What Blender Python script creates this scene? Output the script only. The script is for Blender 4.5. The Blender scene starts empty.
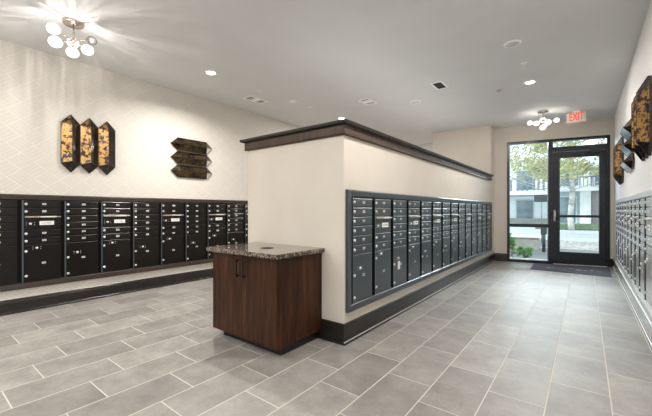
import bpy, bmesh, math, random
from mathutils import Vector, Matrix
random.seed(7)
PI = math.pi
scene = bpy.context.scene
COL = scene.collection

# ------------------------------------------------------------------ constants (metres)
F_PX, CAM_H, YAW = 334.67, 1.171, 0.659
XL, XR, XP, XPL = -5.125, 0.47, -1.667, -2.957
YP, YBLK, YREAR = 2.405, 8.14, -3.2
H = 3.066
Y0B, TILT = 8.897, math.atan(0.2254)
ZT, ZB = 1.352, 0.268          # outer edges of the mailbox surrounds

# ------------------------------------------------------------------ material helpers
class NT:
    def __init__(self, name):
        self.m = bpy.data.materials.new(name); self.m.use_nodes = True
        self.t = self.m.node_tree; self.t.nodes.clear()
        self.out = self.t.nodes.new('ShaderNodeOutputMaterial')
    def n(self, kind, **kw):
        nd = self.t.nodes.new(kind)
        for k, v in kw.items():
            setattr(nd, k, v)
        return nd
    def link(self, a, b): self.t.links.new(a, b)
    def val(self, sock, v):
        if hasattr(v, 'bl_idname') or isinstance(v, bpy.types.NodeSocket): self.link(v, sock)
        else: sock.default_value = v
    def math(self, op, a, b=0.0, c=0.0):
        nd = self.n('ShaderNodeMath', operation=op)
        self.val(nd.inputs[0], a); self.val(nd.inputs[1], b)
        if op in ('MULTIPLY_ADD', 'SMOOTHSTEP'): self.val(nd.inputs[2], c)
        return nd.outputs[0]
    def mix(self, f, a, b, blend='MIX'):
        nd = self.n('ShaderNodeMix', data_type='RGBA', blend_type=blend)
        self.val(nd.inputs[0], f)
        for i, v in ((6, a), (7, b)):
            if isinstance(v, (tuple, list)): v = (*v[:3], 1)
            self.val(nd.inputs[i], v)
        return nd.outputs[2]
    def ramp(self, f, stops, interp='LINEAR'):
        nd = self.n('ShaderNodeValToRGB'); cr = nd.color_ramp; cr.interpolation = interp
        while len(cr.elements) < len(stops): cr.elements.new(0.5)
        for e, (p, c) in zip(cr.elements, stops): e.position = p; e.color = (*c, 1)
        self.link(f, nd.inputs[0]); return nd.outputs[0]
    def coords(self, which='Object'):
        return self.n('ShaderNodeTexCoord').outputs[which]
    def mapping(self, vec, scale=(1, 1, 1), rot=(0, 0, 0), loc=(0, 0, 0)):
        nd = self.n('ShaderNodeMapping'); self.link(vec, nd.inputs[0])
        nd.inputs['Scale'].default_value = scale; nd.inputs['Rotation'].default_value = rot; nd.inputs['Location'].default_value = loc
        return nd.outputs[0]
    def noise(self, vec, scale, detail=3, rough=0.5):
        nd = self.n('ShaderNodeTexNoise'); self.link(vec, nd.inputs['Vector'])
        nd.inputs['Scale'].default_value = scale; nd.inputs['Detail'].default_value = detail; nd.inputs['Roughness'].default_value = rough
        return nd.outputs[0]
    def bsdf(self, color, rough=0.5, metal=0.0, spec=0.5, bump=None, bump_d=0.002, emit=None, emit_s=0.0, coat=0.0):
        b = self.n('ShaderNodeBsdfPrincipled')
        if isinstance(color, (tuple, list)): color = (*color[:3], 1)
        self.val(b.inputs['Base Color'], color); self.val(b.inputs['Roughness'], rough)
        self.val(b.inputs['Metallic'], metal); b.inputs['Specular IOR Level'].default_value = spec
        b.inputs['Coat Weight'].default_value = coat
        if emit: b.inputs['Emission Color'].default_value = (*emit, 1); b.inputs['Emission Strength'].default_value = emit_s
        if bump is not None:
            bp = self.n('ShaderNodeBump'); bp.inputs['Strength'].default_value = 1.0; bp.inputs['Distance'].default_value = bump_d
            self.link(bump, bp.inputs['Height']); self.link(bp.outputs[0], b.inputs['Normal'])
        self.link(b.outputs[0], self.out.inputs[0]); self.b = b
        return self.m

def mottled(name, c1, c2, scale=8, rough=0.5, metal=0.0, spec=0.5, bump=0.0, detail=4, coat=0.0):
    s = NT(name); v = s.coords()
    f = s.noise(v, scale, detail)
    c = s.ramp(f, [(0.3, c1), (0.7, c2)])
    return s.bsdf(c, rough, metal, spec, f if bump else None, bump, coat=coat)

def emissive(name, color, strength, base=(0.8, 0.8, 0.8)):
    s = NT(name); v = s.coords()
    c = s.ramp(s.noise(v, 12, 2), [(0.3, base), (0.7, tuple(min(1, k * 1.03) for k in base))])
    return s.bsdf(c, 0.25, emit=color, emit_s=strength)

M = {}
def floor_mat():
    s = NT('grey_porcelain_tile'); v = s.coords()
    sp = s.n('ShaderNodeSeparateXYZ'); s.link(v, sp.inputs[0]); X, Y = sp.outputs[0], sp.outputs[1]
    P, L, TX, SH, YJ, G = 0.311, 0.606, -0.8088, 0.213, 2.18, 0.0032
    a = s.math('DIVIDE', s.math('SUBTRACT', TX, X), P)
    row = s.math('FLOOR', a)
    fx = s.math('SUBTRACT', a, row)
    yy = s.math('DIVIDE', s.math('SUBTRACT', s.math('SUBTRACT', Y, YJ), s.math('MULTIPLY', row, SH)), L)
    col = s.math('FLOOR', yy); fy = s.math('SUBTRACT', yy, col)
    ex = s.math('MULTIPLY', s.math('MINIMUM', fx, s.math('SUBTRACT', 1.0, fx)), P)
    ey = s.math('MULTIPLY', s.math('MINIMUM', fy, s.math('SUBTRACT', 1.0, fy)), L)
    e = s.math('MINIMUM', ex, ey)
    g = s.math('LESS_THAN', e, G)
    cmb = s.n('ShaderNodeCombineXYZ'); s.link(row, cmb.inputs[0]); s.link(col, cmb.inputs[1])
    wn = s.n('ShaderNodeTexWhiteNoise'); s.link(cmb.outputs[0], wn.inputs['Vector'])
    off = s.n('ShaderNodeVectorMath', operation='MULTIPLY_ADD'); s.link(wn.outputs['Color'], off.inputs[0]); off.inputs[1].default_value = (9, 9, 9); s.link(v, off.inputs[2])
    n1 = s.noise(off.outputs[0], 4.0, 8, 0.68); n2 = s.noise(off.outputs[0], 46, 5, 0.75)
    c = s.ramp(n1, [(0.28, (0.20, 0.188, 0.172)), (0.52, (0.325, 0.307, 0.284)), (0.78, (0.45, 0.43, 0.40))])
    c = s.mix(s.math('MULTIPLY', n2, 0.6), c, (0.15, 0.14, 0.128))
    tone = s.math('MULTIPLY_ADD', wn.outputs['Value'], 0.30, 0.86)
    tc = s.n('ShaderNodeCombineXYZ'); [s.link(tone, tc.inputs[i]) for i in range(3)]
    c = s.mix(1.0, c, tc.outputs[0], 'MULTIPLY')
    c = s.mix(g, c, (0.60, 0.55, 0.49))
    r = s.math('MULTIPLY_ADD', n2, 0.14, 0.42)
    r = s.math('MAXIMUM', r, s.math('MULTIPLY', g, 0.8))
    ht = s.math('MULTIPLY_ADD', s.math('GREATER_THAN', e, G), 1.0, s.math('MULTIPLY', n2, 0.12))
    return s.bsdf(c, r, spec=0.5, bump=ht, bump_d=0.0012)

def wallpaper_mat(base, line):
    s = NT('geometric_wallpaper'); v = s.coords()
    sp = s.n('ShaderNodeSeparateXYZ'); s.link(v, sp.inputs[0]); Yc, Z = s.math('ADD', sp.outputs[1], sp.outputs[0]), sp.outputs[2]
    S, sa, ca = 0.150, 0.62, 0.78
    p = s.math('DIVIDE', s.math('MULTIPLY_ADD', Yc, sa, s.math('MULTIPLY', Z, ca)), S)
    q = s.math('DIVIDE', s.math('MULTIPLY_ADD', Yc, -sa, s.math('MULTIPLY', Z, ca)), S)
    ip, iq = s.math('FLOOR', p), s.math('FLOOR', q)
    chk = s.math('GREATER_THAN', s.math('FLOORED_MODULO', s.math('ADD', ip, iq), 2.0), 0.5)
    def line_at(x, k, w):
        f = s.math('FRACT', s.math('MULTIPLY', x, k)); return s.math('LESS_THAN', f, w)
    stripes = s.mix(chk, s.n('ShaderNodeCombineXYZ').outputs[0], (0, 0, 0))
    sA = line_at(p, 4.0, 0.22); sB = line_at(q, 4.0, 0.22)
    st = s.math('ADD', s.math('MULTIPLY', sA, chk), s.math('MULTIPLY', sB, s.math('SUBTRACT', 1.0, chk)))
    big = s.math('MAXIMUM', line_at(p, 1.0, 0.055), line_at(q, 1.0, 0.055))
    grain = s.noise(v, 90, 3, 0.7); blot = s.noise(v, 1.6, 3)
    amt = s.math('MINIMUM', s.math('ADD', s.math('MULTIPLY', st, 0.38), s.math('MULTIPLY', big, 0.5)), 1.0)
    c = s.mix(amt, base, line)
    c = s.mix(s.math('MULTIPLY', grain, 0.5), c, tuple(k * 0.62 for k in base))
    c = s.mix(s.math('MULTIPLY', blot, 0.16), c, tuple(k * 0.78 for k in base))
    return s.bsdf(c, 0.6, spec=0.3, bump=amt, bump_d=0.0006)

def wood_mat(name, dark, light, rough=0.38):
    s = NT(name); v = s.coords()
    m1 = s.mapping(v, (14, 14, 1.1)); m2 = s.mapping(v, (70, 70, 2.5))
    n1 = s.noise(m1, 1.6, 5, 0.6); n2 = s.noise(m2, 2.0, 4, 0.7)
    f = s.math('MULTIPLY_ADD', n2, 0.45, s.math('MULTIPLY', n1, 0.6))
    c = s.ramp(f, [(0.34, dark), (0.52, tuple(a * 0.62 + b * 0.38 for a, b in zip(dark, light))), (0.70, light)])
    return s.bsdf(c, rough, spec=0.22, bump=n2, bump_d=0.0006)

def granite_mat():
    s = NT('dark_brown_granite'); v = s.coords()
    n1 = s.noise(v, 34, 8, 0.75)
    vo = s.n('ShaderNodeTexVoronoi'); s.link(v, vo.inputs['Vector']); vo.inputs['Scale'].default_value = 55
    f = s.math('MULTIPLY_ADD', vo.outputs['Distance'], 0.30, s.math('MULTIPLY', n1, 0.85))
    c = s.ramp(f, [(0.34, (0.010, 0.008, 0.007)), (0.47, (0.030, 0.019, 0.014)), (0.57, (0.075, 0.05, 0.036)), (0.67, (0.30, 0.24, 0.19)), (0.74, (0.06, 0.042, 0.032))])
    return s.bsdf(c, 0.10, spec=0.6, coat=0.3)

def antique_mat(name, stops, scale=9, rough=0.16, metal=0.85):
    s = NT(name); v = s.coords()
    n1 = s.noise(v, scale, 7, 0.68); n2 = s.noise(v, scale * 5, 4, 0.7)
    f = s.math('MULTIPLY_ADD', n2, 0.25, s.math('MULTIPLY', n1, 0.78))
    c = s.ramp(f, stops)
    return s.bsdf(c, rough, metal, coat=0.6)

def leaf_mat(name, a, b):
    s = NT(name); v = s.coords()
    c = s.ramp(s.noise(v, 3.0, 4), [(0.3, a), (0.7, b)])
    d = s.n('ShaderNodeBsdfPrincipled'); s.link(c, d.inputs['Base Color']); d.inputs['Roughness'].default_value = 0.5
    t = s.n('ShaderNodeBsdfTranslucent'); s.link(c, t.inputs[0])
    mx = s.n('ShaderNodeMixShader'); mx.inputs[0].default_value = 0.35
    s.link(d.outputs[0], mx.inputs[1]); s.link(t.outputs[0], mx.inputs[2]); s.link(mx.outputs[0], s.out.inputs[0])
    return s.m

def glass_mat(name, tint=(0.93, 0.97, 0.97), ior=1.45):
    s = NT(name); v = s.coords()
    c = s.ramp(s.noise(v, 2.0, 2), [(0.3, tint), (0.7, tuple(min(1, k * 1.01) for k in tint))])
    tr = s.n('ShaderNodeBsdfTransparent'); s.link(c, tr.inputs[0])
    gl = s.n('ShaderNodeBsdfGlossy'); gl.inputs['Roughness'].default_value = 0.02
    fr = s.n('ShaderNodeFresnel'); fr.inputs[0].default_value = ior
    mx = s.n('ShaderNodeMixShader'); s.link(fr.outputs[0], mx.inputs[0]); s.link(tr.outputs[0], mx.inputs[1]); s.link(gl.outputs[0], mx.inputs[2])
    s.link(mx.outputs[0], s.out.inputs[0]); return s.m

def mat_mat():
    s = NT('blue_grey_mat_pile'); v = s.coords()
    n = s.noise(v, 160, 3, 0.8); n2 = s.noise(v, 5, 3)
    c = s.ramp(n, [(0.3, (0.050, 0.052, 0.068)), (0.7, (0.15, 0.155, 0.185))])
    c = s.mix(s.math('MULTIPLY', n2, 0.4), c, (0.16, 0.17, 0.20))
    return s.bsdf(c, 0.95, spec=0.1, bump=n, bump_d=0.003)

M['floor'] = floor_mat()
M['ceiling'] = mottled('painted_ceiling', (0.66, 0.662, 0.662), (0.69, 0.692, 0.692), 2.5, 0.75, spec=0.2)
M['paper'] = wallpaper_mat((0.66, 0.62, 0.565), (0.80, 0.765, 0.71))
M['cream'] = mottled('cream_wall_paint', (0.67, 0.605, 0.53), (0.70, 0.64, 0.565), 3, 0.6, spec=0.25)
M['beige'] = mottled('beige_wall_paint', (0.64, 0.575, 0.51), (0.67, 0.605, 0.54), 3, 0.6, spec=0.25)
M['rwall'] = mottled('pale_grey_wall_paint', (0.76, 0.75, 0.74), (0.79, 0.78, 0.77), 3, 0.5, spec=0.3)
M['espresso'] = mottled('espresso_painted_trim', (0.012, 0.009, 0.008), (0.020, 0.015, 0.013), 14, 0.32, spec=0.5)
M['fascia'] = wood_mat('walnut_fascia', (0.045, 0.028, 0.020), (0.11, 0.072, 0.052), 0.4)
M['ledge'] = mottled('black_brown_ledge', (0.008, 0.006, 0.005), (0.016, 0.012, 0.010), 14, 0.35)
M['surround'] = mottled('bronze_surround_paint', (0.034, 0.024, 0.019), (0.046, 0.033, 0.027), 20, 0.30, spec=0.55)
M['box'] = mottled('black_bronze_mailbox_metal', (0.0035, 0.003, 0.003), (0.006, 0.005, 0.005), 30, 0.30, spec=0.35)
M['shoe_highlight'] = mottled('painted_shoe_highlight', (0.30, 0.28, 0.26), (0.38, 0.36, 0.34), 20, 0.6)  # colour of the painted highlight on the shoe moulding
M['recess'] = mottled('black_mailbox_recess', (0.003, 0.003, 0.003), (0.005, 0.005, 0.005), 30, 0.6, spec=0.2)
M['box_blue_sheen'] = mottled('black_metal_painted_blue_sheen', (0.034, 0.044, 0.053), (0.046, 0.057, 0.066), 30, 0.33, spec=0.8)  # same black metal, blue-grey reflected light mixed into its colour
M['box_pale_sheen'] = mottled('black_metal_painted_pale_sheen', (0.42, 0.43, 0.43), (0.48, 0.49, 0.49), 30, 0.22, spec=1.0)  # same black metal, pale window reflection mixed into its colour
M['surround_blue_sheen'] = mottled('surround_painted_blue_sheen', (0.036, 0.044, 0.053), (0.046, 0.055, 0.064), 20, 0.28, spec=0.8)  # frame bronze tinted to carry a painted blue-grey reflection
M['surround_white_sheen'] = mottled('surround_painted_white_sheen', (0.70, 0.70, 0.70), (0.76, 0.76, 0.76), 20, 0.2, spec=1.0)  # dark frame whitened, its colour stands for glancing reflections
M['base_grey_sheen'] = mottled('baseboard_painted_grey_sheen', (0.24, 0.24, 0.24), (0.28, 0.28, 0.28), 20, 0.16, spec=1.0)  # dark baseboard greyed, the glancing reflection is in the colour
M['stile'] = mottled('stile_painted_blue_reflection', (0.10, 0.13, 0.165), (0.13, 0.16, 0.20), 30, 0.28, metal=0.6)  # blue tint paints in daylight reflected by the stile
M['chrome'] = mottled('brushed_steel_lock', (0.78, 0.76, 0.72), (0.88, 0.86, 0.83), 60, 0.3, metal=0.35)
M['plate'] = mottled('silver_number_plate', (0.62, 0.61, 0.58), (0.78, 0.77, 0.74), 160, 0.4)
M['label'] = mottled('white_label', (0.80, 0.79, 0.75), (0.86, 0.85, 0.82), 40, 0.5)
M['ink'] = mottled('black_ink', (0.01, 0.01, 0.01), (0.02, 0.02, 0.02), 40, 0.6)
M['flap'] = mottled('aged_brass_flap', (0.42, 0.30, 0.20), (0.62, 0.55, 0.46), 14, 0.3, metal=0.6)
M['wood'] = wood_mat('dark_walnut_cabinet', (0.003, 0.0011, 0.0007), (0.098, 0.034, 0.014), 0.40)
M['granite'] = granite_mat()
M['black'] = mottled('black_metal_pull', (0.006, 0.006, 0.006), (0.012, 0.011, 0.011), 30, 0.35)
M['gold'] = antique_mat('gold_mottled_glass', [(0.36, (0.008, 0.005, 0.009)), (0.465, (0.035, 0.02, 0.04)), (0.50, (0.16, 0.075, 0.025)), (0.545, (0.66, 0.40, 0.13)), (0.62, (0.46, 0.25, 0.07)), (0.68, (0.06, 0.03, 0.02))], 19)
M['umber'] = antique_mat('umber_mottled_glass', [(0.34, (0.008, 0.006, 0.005)), (0.50, (0.03, 0.02, 0.012)), (0.57, (0.22, 0.14, 0.055)), (0.64, (0.07, 0.042, 0.02)), (0.78, (0.02, 0.014, 0.01))], 14, 0.12)
M['smoke'] = antique_mat('painted_dark_reflection_glass', [(0.35, (0.006, 0.005, 0.004)), (0.55, (0.02, 0.014, 0.010)), (0.68, (0.09, 0.05, 0.02)), (0.8, (0.02, 0.014, 0.012))], 11, 0.10, 0.6)  # near-black colour paints dark reflections onto the turned facets
M['facet_glint'] = antique_mat('painted_white_reflection_glass', [(0.30, (0.55, 0.53, 0.51)), (0.6, (0.93, 0.92, 0.90)), (0.8, (0.78, 0.76, 0.73))], 6, 0.2, 0.0)  # non-metallic white paints the bright reflection onto end facets
M['nickel'] = mottled('polished_nickel', (0.55, 0.47, 0.40), (0.66, 0.58, 0.50), 20, 0.15, metal=1.0)
def globe_mat():
    s = NT('lit_opal_glass'); v = s.coords()
    c = s.ramp(s.noise(v, 12, 2), [(0.3, (1.0, 0.97, 0.93)), (0.7, (1.0, 0.98, 0.95))])
    e = s.n('ShaderNodeEmission'); s.link(c, e.inputs[0]); e.inputs[1].default_value = 1.1
    t = s.n('ShaderNodeBsdfTransparent'); t.inputs[0].default_value = (0.6, 0.6, 0.6, 1)
    a = s.n('ShaderNodeAddShader'); s.link(e.outputs[0], a.inputs[0]); s.link(t.outputs[0], a.inputs[1]); s.link(a.outputs[0], s.out.inputs[0])
    return s.m
M['globe'] = globe_mat()
M['lens'] = emissive('lit_downlight_lens', (1.0, 0.93, 0.82), 9.0, (0.9, 0.9, 0.88))
M['white'] = mottled('white_enamel', (0.88, 0.88, 0.87), (0.93, 0.93, 0.92), 20, 0.4)
M['offwhite'] = mottled('off_white_plastic', (0.66, 0.62, 0.56), (0.72, 0.68, 0.62), 20, 0.4)
M['ventdark'] = mottled('dark_vent_opening', (0.015, 0.015, 0.016), (0.03, 0.03, 0.03), 20, 0.7)
M['bronze'] = mottled('dark_bronze_aluminium', (0.020, 0.022, 0.029), (0.028, 0.031, 0.039), 18, 0.25, spec=0.55)
M['glass'] = glass_mat('clear_glass')
M['clearglobe'] = glass_mat('clear_bubble_glass', (0.97, 0.96, 0.95), 1.15)
M['exitred'] = emissive('lit_red_lettering', (1.0, 0.085, 0.012), 0.95, (0.25, 0.02, 0.01))
M['mat'] = mat_mat()
M['matpale'] = mottled('pale_woven_marks', (0.42, 0.42, 0.42), (0.62, 0.61, 0.58), 60, 0.9)
M['tag'] = mottled('paper_tag', (0.75, 0.74, 0.70), (0.82, 0.80, 0.76), 30, 0.7)
M['concrete'] = mottled('pale_concrete', (0.30, 0.30, 0.27), (0.38, 0.38, 0.35), 6, 0.85)
M['paving'] = mottled('grey_paving', (0.15, 0.165, 0.165), (0.20, 0.215, 0.215), 5, 0.9)
M['asphalt'] = mottled('sunlit_asphalt', (0.42, 0.46, 0.47), (0.52, 0.56, 0.57), 3, 0.9)
M['soil'] = mottled('gravel_bed', (0.10, 0.10, 0.09), (0.62, 0.62, 0.58), 9, 0.95, detail=6)
M['grass'] = mottled('verge_grass', (0.09, 0.15, 0.08), (0.22, 0.30, 0.17), 8, 0.9)
M['leaf'] = leaf_mat('tree_leaf', (0.26, 0.30, 0.12), (0.70, 0.68, 0.36))
M['leafdark'] = leaf_mat('shrub_leaf', (0.05, 0.20, 0.04), (0.20, 0.42, 0.12))
M['bark'] = mottled('pale_bark', (0.36, 0.36, 0.33), (0.60, 0.60, 0.56), 9, 0.9)
M['bldwhite'] = mottled('white_facade', (0.78, 0.82, 0.83), (0.88, 0.91, 0.92), 2, 0.8)
M['bldgrey'] = mottled('blue_grey_facade', (0.42, 0.52, 0.55), (0.52, 0.61, 0.63), 2, 0.8)
M['bldbrown'] = mottled('brown_cladding', (0.27, 0.24, 0.25), (0.36, 0.32, 0.33), 4, 0.8)
M['winglass'] = mottled('dark_facade_glazing', (0.10, 0.15, 0.18), (0.26, 0.34, 0.38), 1.5, 0.15)
M['rail'] = mottled('slate_railing', (0.13, 0.17, 0.21), (0.20, 0.25, 0.30), 3, 0.5)
M['postdark'] = mottled('dark_post_metal', (0.03, 0.035, 0.04), (0.05, 0.055, 0.06), 8, 0.5)

# ------------------------------------------------------------------ mesh helpers
class MB:
    """collects shapes into one mesh"""
    def __init__(self): self.bm = bmesh.new(); self.mats = []; self.mi = 0
    def use(self, m):
        if m not in self.mats: self.mats.append(m)
        self.mi = self.mats.index(m); return self
    def _fin(self, faces, smooth=False):
        for f in faces: f.material_index = self.mi; f.smooth = smooth
    def poly(self, pts, smooth=False):
        f = self.bm.faces.new([self.bm.verts.new(p) for p in pts]); self._fin([f], smooth); return self
    def mesh(self, verts, faces, smooth=False):
        vs = [self.bm.verts.new(v) for v in verts]
        self._fin([self.bm.faces.new([vs[i] for i in f]) for f in faces], smooth); return self
    def box(self, x0, x1, y0, y1, z0, z1, bev=0.0, seg=1):
        b = bmesh.new()
        bmesh.ops.create_cube(b, size=1.0)
        for v in b.verts:
            v.co = Vector(((x0 + x1) / 2 + v.co.x * (x1 - x0), (y0 + y1) / 2 + v.co.y * (y1 - y0), (z0 + z1) / 2 + v.co.z * (z1 - z0)))
        if bev: bmesh.ops.bevel(b, geom=list(b.edges), offset=bev, segments=seg, affect='EDGES', profile=0.5)
        self.merge(b); return self
    def merge(self, b, mat=None, smooth=False):
        b.verts.ensure_lookup_table(); mp = {}
        for v in b.verts: mp[v] = self.bm.verts.new(mat @ v.co if mat else v.co)
        fs = []
        for f in b.faces:
            fs.append(self.bm.faces.new([mp[v] for v in f.verts]))
        self._fin(fs, smooth); b.free(); return self
    def cyl(self, p0, p1, r0, r1=None, seg=16, caps=True, smooth=True):
        r1 = r0 if r1 is None else r1
        p0, p1 = Vector(p0), Vector(p1); d = p1 - p0
        b = bmesh.new()
        bmesh.ops.create_cone(b, cap_ends=caps, segments=seg, radius1=r0, radius2=r1, depth=d.length)
        q = d.to_track_quat('Z', 'Y').to_matrix().to_4x4(); q.translation = (p0 + p1) / 2
        self.merge(b, q, smooth); return self
    def sphere(self, c, r, seg=20, rings=12, scale=(1, 1, 1)):
        b = bmesh.new(); bmesh.ops.create_uvsphere(b, u_segments=seg, v_segments=rings, radius=r)
        self.merge(b, Matrix.Translation(c) @ Matrix.Diagonal((*scale, 1)), True); return self
    def lathe(self, prof, seg=24, c=(0, 0, 0)):
        n = len(prof); vs = []; fs = []
        for i in range(seg):
            a = 2 * PI * i / seg
            for r, z in prof: vs.append((c[0] + r * math.cos(a), c[1] + r * math.sin(a), c[2] + z))
        for i in range(seg):
            j = (i + 1) % seg
            for k in range(n - 1): fs.append((i * n + k, j * n + k, j * n + k + 1, i * n + k + 1))
        self.mesh(vs, fs, True); return self
    def sweep(self, path, prof, closed=False):
        """prof (out, up) swept along a horizontal path with mitred corners; 'out' is to the right of travel"""
        P = [Vector(p) for p in path]; n = len(P); rings = []
        for i in range(n):
            a = P[i] - P[i - 1] if (i > 0 or closed) else P[1] - P[0]
            b = P[(i + 1) % n] - P[i] if (i < n - 1 or closed) else a
            a = a.normalized(); b = b.normalized()
            na = Vector((a.y, -a.x, 0)); nb = Vector((b.y, -b.x, 0))
            m = (na + nb); m = m / max(1e-6, m.dot(na)) if m.length > 1e-6 else na
            rings.append([P[i] + m * o + Vector((0, 0, u)) for o, u in prof])
        k = len(prof); vs = [v for r in rings for v in r]; fs = []
        for i in range(n if closed else n - 1):
            j = (i + 1) % n
            for q in range(k): fs.append((i * k + q, i * k + (q + 1) % k, j * k + (q + 1) % k, j * k + q))
        if not closed: fs.append(tuple(range(k))[::-1]); fs.append(tuple((n - 1) * k + q for q in range(k)))
        self.mesh(vs, fs); return self
    def build(self, name, m=None, parent=None, loc=None, rotz=None, fix=True):
        if fix: bmesh.ops.recalc_face_normals(self.bm, faces=list(self.bm.faces))
        me = bpy.data.meshes.new(name); self.bm.to_mesh(me); self.bm.free()
        for mm in (self.mats or [m]): me.materials.append(mm)
        o = bpy.data.objects.new(name, me); COL.objects.link(o)
        if parent: o.parent = parent
        if loc is not None: o.location = loc
        if rotz is not None: o.rotation_euler = (0, 0, rotz)
        return o

def tag(o, label, cat=None, group=None, kind=None):
    o['label'] = label
    if cat: o['category'] = cat
    if group: o['group'] = group
    if kind: o['kind'] = kind
    return o
def thing(name, label, cat, loc=(0, 0, 0), rotz=0.0, group=None):
    o = bpy.data.objects.new(name, None); COL.objects.link(o); o.empty_display_size = 0.1
    o.location = loc; o.rotation_euler = (0, 0, rotz)
    return tag(o, label, cat, group)
def dup(o, parent=None):
    c = o.copy(); COL.objects.link(c)
    if parent: c.parent = parent; c.matrix_parent_inverse = o.matrix_parent_inverse
    for ch in list(o.children): dup(ch, c)
    return c
def struct(o, label, cat): return tag(o, label, cat, kind='structure')

# ------------------------------------------------------------------ room shell
T = 0.15
XO, XO2 = XL - T, XR + T
struct(MB().box(XO, XO2, YREAR - T, 9.46, -0.12, 0.0).build('floor', M['floor']), 'grey rectangular floor tiles in a staggered layout with pale grout', 'floor')
struct(MB().box(XO, XO2, YREAR - T, 9.14, H, H + 0.12).box(XO, -1.9, 9.14, 9.5, H, H + 0.12).build('ceiling', M['ceiling']), 'smooth pale grey painted ceiling', 'ceiling')
struct(MB().box(XL - T, XL, YREAR, 9.4, 0, H).build('wall_left', M['paper']), 'left wall papered in a beige geometric line pattern', 'wall')
struct(MB().box(XR, XR + T, YREAR, 9.02, 0, H).build('wall_right', M['rwall']), 'plain pale grey wall along the right side of the corridor', 'wall')
struct(MB().box(XPL, XP, YP, YBLK, 0, 1.87).build('wall_center', M['cream']), 'low cream partition wall standing in the middle of the room', 'partition wall')
struct(MB().box(-2.98, XP, YBLK, 8.9, 0, H).build('wall_column', M['cream']), 'full height beige wall block at the far end of the partition', 'wall')
struct(MB().box(XL, -2.98, 9.3, 9.3 + T, 0, H).build('wall_far', M['paper']), 'far wall of the left aisle seen over the partition', 'wall')
# rear wall (behind the camera) with an unseen window added for bluish daylight
mb = MB()
mb.box(XL, -4.6, YREAR - T, YREAR, 0, H); mb.box(-0.4, XR, YREAR - T, YREAR, 0, H)
mb.box(-4.6, -0.4, YREAR - T, YREAR, 2.75, H); mb.box(-4.6, -0.4, YREAR - T, YREAR, 0, 0.25)
struct(mb.build('wall_rear', M['beige']), 'beige wall behind the viewpoint, opened for an added daylight window', 'wall')
w2 = MB()
for x in (-4.6, -3.22, -1.83, -0.45): w2.box(x, x + 0.05, YREAR - 0.11, YREAR - 0.03, 0.25, 2.75)
w2.box(-4.55, -0.45, YREAR - 0.11, YREAR - 0.03, 0.25, 0.30); w2.box(-4.55, -0.45, YREAR - 0.11, YREAR - 0.03, 2.70, 2.75)
w2o = struct(w2.build('added_window', M['bronze']), 'dark framed window added behind the viewpoint for daylight', 'window')
g2 = MB().box(-4.55, -0.45, YREAR - 0.075, YREAR - 0.068, 0.30, 2.70).build('window_pane', M['glass'], w2o)

# back wall, slightly skewed to the corridor
ca = math.cos(TILT)
def bx(X): return X / ca
BL = (0, Y0B, 0)
jl, jr, dtop = bx(-1.413), bx(0.402), 2.715
x0, x1 = bx(-1.69), bx(0.62)
mb = MB().box(x0, jl, 0, T, 0, H).box(jr, x1, 0, T, 0, H).box(jl, jr, 0, T, dtop, H)
struct(mb.build('wall_back', M['beige'], loc=BL, rotz=TILT), 'beige wall around the glazed entrance at the end of the corridor', 'wall')

# ------------------------------------------------------------------ baseboards, cap, surrounds
BB = [(0, 0), (0.028, 0), (0.028, 0.018), (0.022, 0.026), (0.016, 0.028), (0.016, 0.140), (0.012, 0.150), (0.010, 0.168), (0.004, 0.176), (0, 0.177)]
def highlight_strip(path, sgn, zz=1.0):  # profile of the strip that paints a highlight on the shoe moulding
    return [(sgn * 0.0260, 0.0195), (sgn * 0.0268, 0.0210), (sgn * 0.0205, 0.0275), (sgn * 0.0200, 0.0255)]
BBL = [(o, u * 0.92) for o, u in BB]
def flip(path): return path[::-1]
struct(MB().sweep([(XL, YREAR, 0), (XL, 9.3, 0)], BBL).build('baseboard_left', M['espresso']), 'dark brown baseboard under the left wall mailboxes', 'baseboard')
cp = [(XPL, YBLK, 0), (XPL, YP, 0), (XP, YP, 0), (XP, 8.5, 0)]
struct(MB().use(M['espresso']).sweep(cp[::-1], [(-o, u) for o, u in BB]).use(M['shoe_highlight']).sweep([(XP + 0.0, YP - 0.028, 0), (XP + 0.0, 8.5, 0)], [(o, u) for o, u in highlight_strip(0, 1)]).build('baseboard_center'), 'dark brown baseboard around the foot of the partition', 'baseboard')
struct(MB().use(M['base_grey_sheen']).sweep([(XR, YREAR, 0), (XR, 8.97, 0)][::-1], BBL).use(M['white']).sweep([(XR, YREAR, 0), (XR, 8.97, 0)][::-1], highlight_strip(0, 1)).sweep([(XR, YREAR, 0), (XR, 8.97, 0)][::-1], [(0.002, 0.163), (0.011, 0.156), (0.012, 0.158), (0.003, 0.165)]).build('baseboard_right'), 'dark brown baseboard along the right corridor wall', 'baseboard')  # white strips paint in highlights along the moulding edges
mb = MB().sweep([(x0 + 0.03, 0, 0), (jl, 0, 0)], BB).sweep([(jr, 0, 0), (bx(XR) - 0.02, 0, 0)], BB)
struct(mb.build('baseboard_back', M['espresso'], loc=BL, rotz=TILT), 'short dark baseboards either side of the entrance frame', 'baseboard')
# partition cap
path = [(XPL, YBLK, 0), (XPL, YP, 0), (XP, YP, 0), (XP, YBLK, 0)][::-1]
mb = MB().use(M['fascia']).sweep(path, [(0, 1.826), (-0.022, 1.826), (-0.030, 1.834), (-0.026, 1.842), (-0.026, 1.912), (0, 1.912)])
mb.use(M['ledge']).sweep(path, [(0, 1.912), (-0.040, 1.912), (-0.062, 1.922), (-0.066, 1.944), (0.10, 1.944), (0.10, 1.912)])
mb.box(XPL + 0.05, XP - 0.05, YP + 0.05, YBLK, 1.87, 1.944)
struct(mb.build('trim_1'), 'dark stained wood cap with a projecting ledge on the partition', 'trim')

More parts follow.
